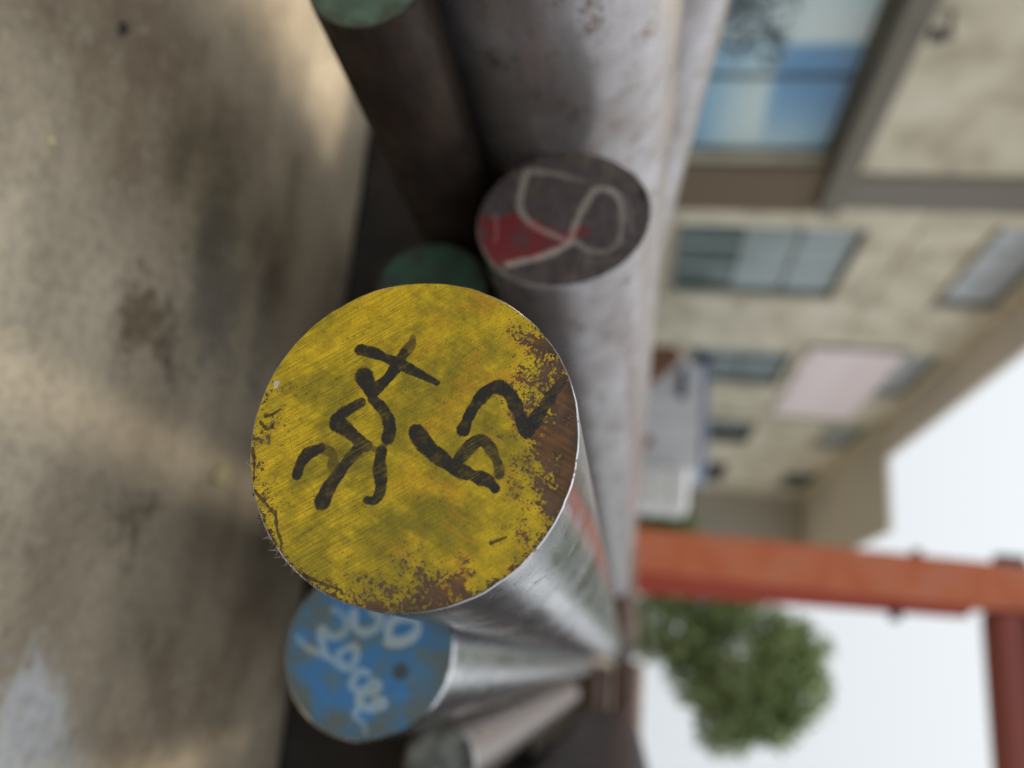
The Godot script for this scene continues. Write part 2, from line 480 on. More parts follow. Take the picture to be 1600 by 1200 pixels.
func bar(called: String, label: String, at: Vector3, R: float, length: float, body: Material, face: Material, tilt := Vector2.ZERO, group := "", segs := 72, cham := 0.0012, rough_edge := 0.0005, sd := 1) -> Node3D:
	var o := thing(called, label, "steel bar", at, group)
	var wn := noise(100 + sd, 0.02, 3)
	var rings := [[0.0, -cham], [cham, 0.0], [0.006, 0.0], [0.02, 0.0], [0.06, 0.0], [0.15, 0.0], [0.4, 0.0], [1.0, 0.0], [length - 0.002, 0.0], [length, -0.002]]
	var st := st_new()
	var pt := func(ring: int, k: int) -> Vector3:
		var a := TAU * k / segs
		var z: float = rings[ring][0]
		var near := 1.0 - smoothstep(0.0, 0.02, z)
		var rr: float = R + rings[ring][1] + edge_wobble(a, wn, rough_edge) * near
		var slant := (tilt.x * cos(a) + tilt.y * sin(a)) * R * (1.0 - smoothstep(0.0, 0.4, z))
		return Vector3(cos(a) * rr, sin(a) * rr, -z + slant + (edge_wobble(a + 2.0, wn, rough_edge * 0.8) if ring == 0 else 0.0))
	for q in rings.size() - 1:
		for k in segs:
			var a0 := TAU * k / segs
			var a1 := TAU * (k + 1) / segs
			var n0 := Vector3(cos(a0), sin(a0), 0)
			var n1 := Vector3(cos(a1), sin(a1), 0)
			if q == 0:
				n0 = (n0 + Vector3(0, 0, 1)).normalized()
				n1 = (n1 + Vector3(0, 0, 1)).normalized()
			var p := [pt.call(q, k), pt.call(q, k + 1), pt.call(q + 1, k + 1), pt.call(q + 1, k)]
			var u := [Vector2(float(k) / segs, rings[q][0]), Vector2(float(k + 1) / segs, rings[q][0]), Vector2(float(k + 1) / segs, rings[q + 1][0]), Vector2(float(k) / segs, rings[q + 1][0])]
			tri(st, [p[0], p[1], p[2]], [n0, n1, n1], [u[0], u[1], u[2]])
			tri(st, [p[0], p[2], p[3]], [n0, n1, n0], [u[0], u[2], u[3]])
	# the far end
	for k in segs:
		var back := Vector3(0, 0, -1)
		tri(st, [Vector3(0, 0, -length), pt.call(rings.size() - 1, k), pt.call(rings.size() - 1, k + 1)], [back, back, back], [Vector2(0.5, length), Vector2(0.4, length), Vector2(0.6, length)])
	part("shaft", st.commit(), body, o)
	# the sawn end towards us
	var sf := st_new()
	var fn := Vector3(-tilt.x, -tilt.y, 1).normalized()
	var fr := 14
	var fp := func(q: int, k: int) -> Vector3:
		if q == fr: return pt.call(0, k)
		var a := TAU * k / segs
		var f := float(q) / fr
		var v := Vector3(cos(a) * R * f, sin(a) * R * f, 0)
		return Vector3(v.x, v.y, v.x * tilt.x + v.y * tilt.y)
	for q in fr:
		for k in segs:
			var p := [fp.call(q, k), fp.call(q, k + 1), fp.call(q + 1, k + 1), fp.call(q + 1, k)]
			var u := []
			for v in p: u.append(Vector2(0.5 + v.x / R * 0.5, 0.5 - v.y / R * 0.5))
			if q > 0: tri(sf, [p[0], p[1], p[2]], [fn, fn, fn], [u[0], u[1], u[2]])
			tri(sf, [p[0], p[2], p[3]], [fn, fn, fn], [u[0], u[2], u[3]])
	part("end_face", sf.commit(), face, o)
	return o

# thin curled slivers that the saw left on an edge
func slivers(parent: Node3D, R: float, list: Array, mat_: Material, called: String) -> void:
	var st := st_new()
	for s in list:
		var a: float = s[0]
		var ln: float = s[1]
		var dir := Vector3(cos(a + s[2]), sin(a + s[2]), 0.25).normalized()
		var p := Vector3(cos(a) * R, sin(a) * R, 0.0)
		var side := Vector3(-sin(a), cos(a), 0.3).normalized()
		var w: float = s[3]
		var prev := p
		for k in 5:
			var f := (k + 1) / 5.0
			var q: Vector3 = p + dir * ln * f + side * sin(f * 2.4) * ln * 0.35 * s[4] + Vector3(0, 0, 0.2 * ln * f * f)
			var w0 := w * (1.0 - k / 5.0)
			var w1 := w * (1.0 - f) + 0.00002
			var t: Vector3 = (q - prev).normalized()
			var b: Vector3 = t.cross(Vector3(0, 0, 1)).normalized()
			for rot in [b, Vector3(0, 0, 1)]:
				quad(st, prev - rot * w0, prev + rot * w0, q + rot * w1, q - rot * w1, t.cross(rot).normalized())
			prev = q
	tag(part(called, st.commit(), mat_, parent), "", "", "", "stuff")

# ---------------------------------------------------------------- leaves
func leaf_crown(parent: Node3D, called: String, blobs: Array, count: int, size: float, sd: int, m: Material) -> void:
	var r := RandomNumberGenerator.new()
	r.seed = sd
	var st := st_new()
	var a := Vector3(0, 0, 0)
	for f in 2:
		var s := -1.0 if f == 0 else 1.0
		var nn := Vector3(s * 0.3, 1, 0).normalized()
		tri(st, [a, Vector3(s * 0.28, 0.08, 0.5), Vector3(0, 0, 1.0)], [nn, nn, nn], [Vector2(0, 0), Vector2(1, 0.5), Vector2(0, 1)])
	var mm := MultiMesh.new()
	mm.transform_format = MultiMesh.TRANSFORM_3D
	mm.use_colors = true
	mm.mesh = st.commit()
	mm.instance_count = count
	var total := 0.0
	for b in blobs: total += b[1] * b[1]
	var n := noise(sd, 0.9, 2)
	for i in count:
		var pick := r.randf() * total
		var b = blobs[0]
		for c in blobs:
			pick -= c[1] * c[1]
			b = c
			if pick <= 0.0: break
		var d := Vector3(r.randfn(), r.randfn(), r.randfn()).normalized()
		var lump := 1.0 + 0.22 * n.get_noise_3dv(d * 2.2 + b[0] * 3.0)
		var p: Vector3 = b[0] + d * b[1] * lump * pow(r.randf(), 0.28)
		var sc := size * r.randf_range(0.6, 1.3)
		var bs := Basis.from_euler(Vector3(r.randf_range(-1.2, 1.2), r.randf() * TAU, r.randf_range(-1.2, 1.2))).scaled(Vector3.ONE * sc)
		mm.set_instance_transform(i, Transform3D(bs, p))
		var clump := n.get_noise_3dv(p * 1.1) * 0.5 + 0.5
		var col: Color = Color(0.12, 0.19, 0.07).lerp(Color(0.40, 0.48, 0.21), clampf(clump + r.randf_range(-0.3, 0.3), 0, 1))
		mm.set_instance_color(i, col)
	var o := MultiMeshInstance3D.new()
	o.name = called
	o.multimesh = mm
	o.material_override = m
	parent.add_child(o, true)
	tag(o, "", "", "", "stuff")

func limb(st: SurfaceTool, p: Vector3, q: Vector3, r0: float, r1: float) -> void:
	var d := (q - p).normalized()
	var s := d.cross(Vector3(0.3, 0.2, 1)).normalized()
	var t := d.cross(s)
	for k in 9:
		var a0 := TAU * k / 9.0
		var a1 := TAU * (k + 1) / 9.0
		var n0 := s * cos(a0) + t * sin(a0)
		var n1 := s * cos(a1) + t * sin(a1)
		tri(st, [p + n0 * r0, p + n1 * r0, q + n1 * r1], [n0, n1, n1], [Vector2(k / 9.0, 0), Vector2((k + 1) / 9.0, 0), Vector2((k + 1) / 9.0, 1)])
		tri(st, [p + n0 * r0, q + n1 * r1, q + n0 * r1], [n0, n1, n0], [Vector2(k / 9.0, 0), Vector2((k + 1) / 9.0, 1), Vector2(k / 9.0, 1)])

# ---------------------------------------------------------------- building pieces (facade on the plane x = FX, facing +x)
const FX := -8.0
const GY := -0.34   # the yard; the lens is at height 0

func wall_with_openings(z0: float, z1: float, y0: float, y1: float, openings: Array, thick: float) -> ArrayMesh:
	var zs := [z0, z1]
	var ys := [y0, y1]
	for o in openings:
		zs.append_array([o[0], o[1]])
		ys.append_array([o[2], o[3]])
	zs.sort()
	ys.sort()
	var st := st_new()
	for i in zs.size() - 1:
		for j in ys.size() - 1:
			if zs[i + 1] - zs[i] < 0.001 or ys[j + 1] - ys[j] < 0.001: continue
			var c := Vector2((zs[i] + zs[i + 1]) * 0.5, (ys[j] + ys[j + 1]) * 0.5)
			var open := false
			for o in openings:
				if c.x > o[0] and c.x < o[1] and c.y > o[2] and c.y < o[3]: open = true
			if open: continue
			var a := Vector3(FX, ys[j], zs[i])
			var b := Vector3(FX, ys[j + 1], zs[i + 1])
			quad(st, a, Vector3(FX, ys[j], zs[i + 1]), b, Vector3(FX, ys[j + 1], zs[i]), Vector3(1, 0, 0))
			var k := Vector3(-thick, 0, 0)
			quad(st, a + k, Vector3(FX, ys[j], zs[i + 1]) + k, b + k, Vector3(FX, ys[j + 1], zs[i]) + k, Vector3(-1, 0, 0))
	for o in openings:
		var k := Vector3(-thick, 0, 0)
		var p := [Vector3(FX, o[2], o[0]), Vector3(FX, o[2], o[1]), Vector3(FX, o[3], o[1]), Vector3(FX, o[3], o[0])]
		var ns := [Vector3(0, 1, 0), Vector3(0, 0, -1), Vector3(0, -1, 0), Vector3(0, 0, 1)]
		for e in 4: quad(st, p[e], p[(e + 1) % 4], p[(e + 1) % 4] + k, p[e] + k, ns[e])
	return st.commit()

# a window in an opening: frame (> mullion, transom) and one pane per light
func window(house: Node3D, o: Array, cols: Array, rows: Array, frame_m: Material, panes: Array, bar_m: Material) -> void:
	var z0: float = o[0]
	var z1: float = o[1]
	var y0: float = o[2]
	var y1: float = o[3]
	var x := FX - 0.16
	var w := 0.07
	var st := st_new()
	add_box(st, Vector3(x - 0.05, y0, z0), Vector3(x + 0.05, y0 + w, z1), 0.008)
	add_box(st, Vector3(x - 0.05, y1 - w, z0), Vector3(x + 0.05, y1, z1), 0.008)
	add_box(st, Vector3(x - 0.048, y0 + w, z0), Vector3(x + 0.048, y1 - w, z0 + w), 0.008)
	add_box(st, Vector3(x - 0.048, y0 + w, z1 - w), Vector3(x + 0.048, y1 - w, z1), 0.008)
	var f := part("window", st.commit(), frame_m, house)
	part("sill", box(Vector3(FX - 0.1, y0 - 0.07, z0 - 0.08), Vector3(FX + 0.09, y0 - 0.003, z1 + 0.08), 0.01), M.end_plaster, f)
	var zs := [z0 + w]
	for c in cols:
		part("mullion", box(Vector3(x - 0.03, y0 + w, c - 0.03), Vector3(x + 0.035, y1 - w, c + 0.03), 0.006), bar_m, f)
		zs.append(c)
	zs.append(z1 - w)
	var ys := [y0 + w]
	for r in rows:
		part("transom", box(Vector3(x - 0.028, r - 0.025, z0 + w), Vector3(x + 0.028, r + 0.025, z1 - w), 0.006), frame_m, f)
		ys.append(r)
	ys.append(y1 - w)
	var n := 0
	for i in zs.size() - 1:
		for j in ys.size() - 1:
			part("pane", box(Vector3(x - 0.012, ys[j] + 0.002, zs[i] + 0.002), Vector3(x - 0.002, ys[j + 1] - 0.002, zs[i + 1] - 0.002)), panes[n % panes.size()], f)
			n += 1

# ================================================================ the scene
func _ready() -> void:
	rng.seed = 7
	# ---- camera: a phone turned on its side, so the world's up is the picture's right
	var cam := Camera3D.new()
	cam.name = "camera"
	add_child(cam)
	cam.transform = Transform3D(Basis(Vector3(-0.12091, 0.98336, -0.1356), Vector3(-0.93868, -0.06884, 0.33784), Vector3(0.32288, 0.16814, 0.93138)), Vector3.ZERO)
	var at := CameraAttributesPhysical.new()
	at.frustum_focal_length = 24.035
	at.frustum_focus_distance = 0.232
	at.frustum_near = 0.01
	at.frustum_far = 600.0
	at.exposure_aperture = 4.1
	cam.attributes = at
	# ---- sky and sun: bright overcast
	var env := Environment.new()
	env.background_mode = Environment.BG_SKY
	var sky := Sky.new()
	var sm := ProceduralSkyMaterial.new()
	sm.sky_top_color = Color(1.12, 1.14, 1.16)
	sm.sky_horizon_color = Color(0.80, 0.822, 0.835)
	sm.sky_curve = 1.2
	sm.sun_angle_max = 8.0
	sm.ground_bottom_color = Color(0.45, 0.43, 0.40)
	sm.ground_horizon_color = Color(0.62, 0.61, 0.58)
	sky.sky_material = sm
	env.sky = sky
	env.tonemap_mode = Environment.TONE_MAPPER_LINEAR
	env.tonemap_exposure = 1.16
	env.sdfgi_enabled = true
	env.ssao_enabled = true
	env.ssil_enabled = true
	var we := WorldEnvironment.new()
	we.name = "world_environment"
	we.environment = env
	add_child(we)
	var sun := DirectionalLight3D.new()
	sun.name = "sun"
	sun.light_energy = 0.62
	sun.light_color = Color(1.0, 0.95, 0.87)
	sun.light_angular_distance = 14.0
	sun.shadow_enabled = true
	add_child(sun)
	sun.look_at_from_position(Vector3(-0.6, 2.0, -0.9), Vector3.ZERO)

	make_materials()
	setting()
	building()
	gantry()
	trees()
	yard_things()
	pile()
	small_things()

func make_materials() -> void:
	M.bright = steel(steel_tex(41, rgb8(156, 156, 158), rgb8(182, 182, 184), rgb8(208, 208, 212), rgb8(130, 110, 98), 0.06), 0.44, 0.96, 0.010)
	M.mill = steel(steel_tex(51, rgb8(138, 131, 128), rgb8(154, 149, 150), rgb8(174, 171, 175), rgb8(104, 86, 74), 0.10), 0.62, 0.70, 0.004)
	M.rusty = steel(steel_tex(61, rgb8(78, 62, 56), rgb8(100, 84, 78), rgb8(128, 112, 108), rgb8(88, 58, 44), 0.3), 0.9, 0.35, 0.03)
	M.brown = steel(steel_tex(65, rgb8(34, 28, 25), rgb8(43, 36, 32), rgb8(54, 46, 41), rgb8(50, 36, 29), 0.3), 0.95, 0.0, 0.02)
	M.dark = steel(steel_tex(71, rgb8(28, 28, 32), rgb8(40, 38, 42), rgb8(66, 58, 58), rgb8(74, 56, 50), 0.2), 0.85, 0.3, 0.03)
	for k in ["bright", "mill", "rusty", "dark", "brown"]: M[k].uv1_scale = Vector3(2, 5, 1)
	M.brown.metallic_specular = 0.25
	M.dark.metallic = 0.0
	M.dark.metallic_specular = 0.2
	M.burr = mat(rgb8(150, 140, 128), 0.5, 0.4)
	M.burr_dark = mat(rgb8(74, 60, 50), 0.7, 0.2)
	# concrete of the yard: large stains, small mottling, aggregate
	M.ground = world_tri(mat(Color.WHITE, 0.9), 0.9)
	M.ground.albedo_texture = ntex(81, 0.006, [rgb8(112, 102, 90), rgb8(142, 130, 114), rgb8(166, 154, 136), rgb8(182, 172, 156)], 1024, 6, 1.5)
	M.ground.detail_enabled = true
	M.ground.detail_blend_mode = BaseMaterial3D.BLEND_MODE_MUL
	M.ground.detail_albedo = ntex(82, 0.03, [grey(0.72), grey(0.92), grey(1.0)], 512, 5, 1.3)
	M.ground.heightmap_enabled = true
	M.ground.heightmap_texture = ntex(83, 0.02, [grey(0.0), grey(1.0)], 1024, 6)
	M.ground.heightmap_scale = 0.4
	M.timber = world_tri(mat(Color.WHITE, 0.9), 0.3)
	M.timber.albedo_texture = ntex(84, 0.02, [rgb8(50, 42, 36), rgb8(74, 64, 54), rgb8(92, 82, 70)], 256, 4, 1.3)
	M.shade_timber = world_tri(mat(Color.WHITE, 0.9), 0.2)  # timber coloured near black in place of the deep shade under the pile
	M.shade_timber.albedo_texture = ntex(90, 0.012, [rgb8(34, 30, 27), rgb8(46, 41, 37), rgb8(58, 52, 46)], 256, 4, 1.2)
	M.plaster = world_tri(mat(Color.WHITE, 0.92), 5.0)
	M.plaster.albedo_texture = ntex(85, 0.008, [rgb8(186, 178, 158), rgb8(212, 205, 184), rgb8(224, 218, 200)], 512, 5, 1.4)
	M.pilaster = mat(rgb8(130, 126, 118), 0.9)
	M.pier = mat(rgb8(112, 98, 80), 0.9)
	M.end_plaster = mat(rgb8(178, 172, 160), 0.92)
	M.lintel = mat(rgb8(122, 118, 108), 0.85)
	M.eave = mat(rgb8(228, 222, 212), 0.9)
	M.frame = mat(rgb8(62, 70, 70), 0.5)
	M.light_bar = mat(rgb8(190, 196, 196), 0.5)
	M.pane = mat(rgb8(150, 164, 166), 0.12)
	M.pane_dark = mat(rgb8(92, 110, 110), 0.12)
	M.pane_pale = mat(rgb8(180, 188, 196), 0.15)
	M.pane_night = mat(rgb8(64, 72, 76), 0.1)
	# glass with a blue and white sky reflection painted into its colour
	M.pane_sky = world_tri(mat(Color.WHITE, 0.12), 3.4)
	M.pane_sky.albedo_texture = ntex(86, 0.003, [rgb8(96, 146, 192), rgb8(136, 178, 206), rgb8(186, 212, 220), rgb8(210, 226, 226)], 256, 1, 1.3)
	M.cloth = mat(rgb8(240, 226, 228), 0.9)
	M.orange = world_tri(mat(Color.WHITE, 0.55), 2.0)
	M.orange.albedo_texture = ntex(87, 0.01, [rgb8(190, 98, 60), rgb8(200, 112, 74), rgb8(194, 118, 92)], 256, 4, 1.3)
	M.maroon = mat(rgb8(142, 72, 64), 0.6)
	M.red = mat(rgb8(158, 58, 38), 0.6)
	M.bolt = mat(rgb8(70, 62, 60), 0.6)
	M.skip = mat(rgb8(216, 221, 228), 0.5)
	M.skip_rim = mat(rgb8(140, 156, 190), 0.5)
	M.navy = mat(rgb8(56, 62, 84), 0.6)
	M.white = mat(rgb8(222, 228, 230), 0.5)
	M.rust_sheet = world_tri(mat(Color.WHITE, 0.85), 1.2)
	M.rust_sheet.albedo_texture = ntex(88, 0.02, [rgb8(84, 58, 46), rgb8(124, 88, 72), rgb8(140, 108, 92)], 256, 4, 1.3)
	M.bark = mat(rgb8(92, 78, 62), 0.95)
	M.leaf = mat(Color.WHITE, 0.6)
	M.leaf.vertex_color_use_as_albedo = true
	M.leaf.backlight_enabled = true
	M.leaf.backlight = Color(0.35, 0.4, 0.2)
	M.leaf_dull = mat(rgb8(96, 116, 128), 0.7)  # grey-blue of a reflected tree, for the added shrub
	M.pebble = world_tri(mat(Color.WHITE, 0.9), 0.02)
	M.pebble.albedo_texture = ntex(89, 0.02, [rgb8(200, 186, 140), rgb8(226, 214, 176)], 128, 3)

# ---------------------------------------------------------------- ground
func setting() -> void:
	var pm := PlaneMesh.new()
	pm.size = Vector2(400, 400)
	tag(part("ground", pm, M.ground, self, Vector3(0, GY, -60)), "pale brown stained concrete yard under the steel bars", "ground", "", "structure")
	var slab := PlaneMesh.new()
	slab.size = Vector2(1.7, 1.7)
	tag(part("concrete_slab", slab, slab_material(), self, Vector3(-0.4, GY + 0.004, -0.55)), "stained concrete slab that the near ends of the bars lie over", "ground", "", "structure")

func slab_material() -> StandardMaterial3D:
	var n := 1200                         # about 1.4 mm each: x from -1.25, z from -1.4
	var na := noise(401, 0.004, 5)
	var nb := noise(402, 0.02, 4)
	var nc := noise(403, 0.12, 3)
	var nd := noise(404, 0.010, 3)
	var al := PackedByteArray()
	al.resize(n * n * 3)
	var ro := PackedByteArray()
	ro.resize(n * n)
	var he := PackedByteArray()
	he.resize(n * n)
	var spots := [[Vector2(-0.181, -0.442), 0.027, rgb8(98, 82, 58), 0.55], [Vector2(-0.041, -0.490), 0.027, rgb8(92, 74, 54), 0.4], [Vector2(-0.272, -0.462), 0.041, rgb8(140, 138, 104), 0.25], [Vector2(-0.231, -0.517), 0.061, rgb8(112, 108, 104), 0.4], [Vector2(0.075, -0.442), 0.035, rgb8(236, 236, 236), 0.95], [Vector2(0.116, -0.490), 0.027, rgb8(204, 202, 198), 0.6]]
	for y in n:
		for x in n:
			var i := y * n + x
			var p := Vector2(-1.25 + x * 1.7 / n, -1.4 + y * 1.7 / n)
			if p.x > 0.3 or p.y < -1.1 or p.x < -0.85:
				al[i * 3] = 150
				al[i * 3 + 1] = 140
				al[i * 3 + 2] = 124
				ro[i] = 230
				he[i] = 128
				continue
			var a := na.get_noise_2d(x, y)
			var b := nb.get_noise_2d(x * 0.6, y)
			var c := nc.get_noise_2d(x, y)
			var d := nd.get_noise_2d(x * 0.35 + 400.0, y)
			var col := rgb8(166, 150, 128).lerp(rgb8(214, 199, 174), clampf(0.45 + a * 0.9 + d * 0.5 + b * 0.2, 0, 1))
			col = col.lerp(rgb8(138, 118, 92), clampf(-0.10 - a * 0.7 - b * 0.35, 0, 0.7))
			col = col * (1.0 + c * 0.14 + b * 0.08)
			for s in spots:
				var q: float = (p - s[0]).length() / s[1]
				if q < 2.4:
					var k := smoothstep(1.45, 0.25, q + b * 1.3 + a * 0.6 + c * 0.7)
					col = col.lerp(s[2] * (1.0 + c * 0.12 + b * 0.12), k * s[3])
			var pit := smoothstep(0.34, 0.5, c)
			col = col.lerp(rgb8(222, 210, 190), smoothstep(0.40, 0.52, nc.get_noise_2d(x * 0.8 + 900.0, y * 0.8)) * 0.5)
			col = col * (1.0 - pit * 0.10)
			al[i * 3] = int(clampf(col.r, 0, 1) * 255)
			al[i * 3 + 1] = int(clampf(col.g, 0, 1) * 255)
			al[i * 3 + 2] = int(clampf(col.b, 0, 1) * 255)
			ro[i] = int(clampf(0.86 + c * 0.1, 0, 1) * 255)
			he[i] = int(clampf(0.55 + a * 0.25 + b * 0.3 + c * 0.10 - pit * 0.1, 0, 1) * 255)
	return finish(n, al, ro, he, 0.14)

# ---------------------------------------------------------------- the pile of bars
func pile() -> void:
	var tail := -2.4
	var paint_free := plain_face(201, rgb8(120, 116, 112), rgb8(90, 84, 80), rgb8(80, 60, 50))
	var green_f := plain_face(203, rgb8(88, 118, 102), rgb8(76, 104, 90), rgb8(70, 74, 64))
	var green_d := plain_face(205, rgb8(40, 82, 68), rgb8(36, 62, 54), rgb8(46, 44, 40))
	var grey_f := plain_face(207, rgb8(150, 156, 152), rgb8(104, 112, 112), rgb8(70, 66, 64))
	# timbers that carry the pile; nearer one set and darkened to deepen the shade
	for s in [[-0.84, 0.0], [-1.9, 0.01]]:
		var t := part("timber_bearer", box(Vector3(-0.85, 0, -0.05), Vector3(0.5, 0.15, 0.05), 0.014), M.shade_timber, self, Vector3(s[1], GY, s[0]))
		if s[0] > -1: t.rotation.y = 0.15
		tag(t, "dark timber bearer lying across the yard under the bars, " + ("nearer of the two, set to block light and stand in for shade" if s[0] > -1 else "farther of the two"), "timber", "timbers under the bars")
	var y := bar("yellow_end_bar", "bright steel bar with worn yellow painted end and black marker scribbles", Vector3(-0.0549, -0.0666, -0.2125), 0.05, 2.2, M.bright, yellow_face(), Vector2(-0.0406, 0.0112), "", 128, 0.0004, 0.0004, 1)
	var r := RandomNumberGenerator.new()
	r.seed = 31
	var lst := []
	# low on the right of the bar's edge (lower left of the turned picture) and a few elsewhere
	for c in [-41.0, -45.0, -35.0, -58.0, -64.0, -76.0, -12.0, 4.0]:
		for i in (5 if c > -50 and c < -30 else 2):
			lst.append([deg_to_rad(c + r.randfn() * 1.6), r.randf_range(0.0007, 0.0030), r.randf_range(-1.1, 1.1), r.randf_range(0.00006, 0.00022), r.randf_range(-1, 1)])
	slivers(y, 0.0492, lst, M.burr, "saw_burr")
	var lst2 := []
	for i in 14: lst2.append([deg_to_rad(r.randf_range(-66, -20)), r.randf_range(0.0004, 0.0016), r.randf_range(-1.4, 1.4), r.randf_range(0.00012, 0.0004), r.randf_range(-1, 1)])
	slivers(y, 0.0493, lst2, M.burr_dark, "rust_flake")

	bar("chalk_marked_bar", "steel bar whose dark end carries a chalk figure and red paint", Vector3(-0.234, -0.0514, -0.3784), 0.05, 2.1, M.mill, chalk_face(), Vector2(0.1796, 0.0528), "", 96, 0.0012, 0.0005, 2)
	bar("blue_end_bar", "steel bar with blue painted end and white chalk letters", Vector3(0.0099, -0.1414, -0.443), 0.048, 2.0, M.bright, blue_face(), Vector2(0.05, -0.12), "", 96, 0.0015, 0.0005, 3)
	bar("thick_steel_bar", "thick dull steel bar running out of the frame beside the chalk marked bar", Vector3(-0.3572, -0.0662, 0.1), 0.0737, 2.5, M.mill, paint_free, Vector2.ZERO, "", 96, 0.002, 0.0004, 4)
	var bk := bar("tilted_steel_bar", "pale steel bar behind the thick one, sloping down to the rear", Vector3(-0.5, 0.035, 0.1), 0.06, 2.4, M.mill, paint_free, Vector2.ZERO, "", 72, 0.002, 0.0004, 5)
	bk.rotation.x = -0.085
	bar("green_end_bar", "rusty bar with pale green end at the frame edge, lowest on the left", Vector3(-0.2815, -0.138, -0.2585), 0.0285, 2.1, M.brown, green_f, Vector2.ZERO, "", 64, 0.001, 0.0004, 6)
	bar("green_end_bar", "bar with dark green end half hidden behind the yellow bar", Vector3(-0.2127, -0.1415, -0.4427), 0.038, 2.0, M.brown, green_d, Vector2.ZERO, "", 64, 0.001, 0.0004, 7)
	bar("grey_end_bar", "thin bar with bare grey end below the blue ended bar", Vector3(0.1037, -0.1558, -0.746), 0.0336, 1.7, M.mill, grey_f, Vector2.ZERO, "", 64, 0.002, 0.0004, 8)
	bar("dark_steel_bar", "very thick dark steel bar at the far right side of the pile", Vector3(0.2745, -0.0534, -0.2), 0.1356, 2.4, M.dark, paint_free, Vector2.ZERO, "", 96, 0.002, 0.0004, 9)
	bar("support_bar", "rusty bar low in the pile beneath the yellow bar", Vector3(-0.11, -0.132, -0.34), 0.035, 2.0, M.brown, paint_free, Vector2.ZERO, "", 48, 0.001, 0.0004, 10)
	bar("support_bar", "rusty bar low in the pile beneath the thick steel bar", Vector3(-0.43, -0.152, -0.2), 0.036, 2.2, M.brown, paint_free, Vector2.ZERO, "", 48, 0.001, 0.0004, 11)

	# rusty stock lying crosswise beyond the pile
	var spots := [[Vector3(-0.05, -0.02, -3.1), Vector3(-1.96, -0.10, -7.3), 0.062, "long rusty bar lying crosswise beyond the yellow bar's tail"], [Vector3(0.0, 0.022, -3.6), Vector3(1.6, 0.05, -3.3), 0.066, "rusty bar lying crosswise beyond the dark thick bar"], [Vector3(0.03, -0.115, -3.62), Vector3(1.6, -0.1, -3.32), 0.066, "rusty bar underneath the crosswise bar beyond the dark thick bar"]]
	for s in spots:
		var b := bar("rusty_bar", s[3], s[0], s[2], (s[1] - s[0]).length(), M.rusty, paint_free, Vector2.ZERO, "rusty bars lying crosswise", 40, 0.002, 0.001, 20)
		b.look_at_from_position(s[0], s[1])
	for s in [Vector3(-0.3, GY, -3.6), Vector3(-1.6, GY, -6.5), Vector3(0.25, GY, -3.56), Vector3(1.35, GY, -3.36)]:
		var which := ("nearer end of the long rusty bar" if s.x > -1 else "farther end of the long rusty bar") if s.x < 0 else ("left end of the crosswise rusty pair" if s.x < 1 else "right end of the crosswise rusty pair")
		var h := 0.255 if s.x < 0 and s.x > -1 else 0.18 if s.x < 0 else 0.16
		var t := part("timber_bearer", box(Vector3(-0.2, 0, -0.05), Vector3(0.2, h, 0.05), 0.004), M.timber, self, s)
		tag(t, "short timber bearer under the " + which, "timber", "timbers under the crosswise bars")

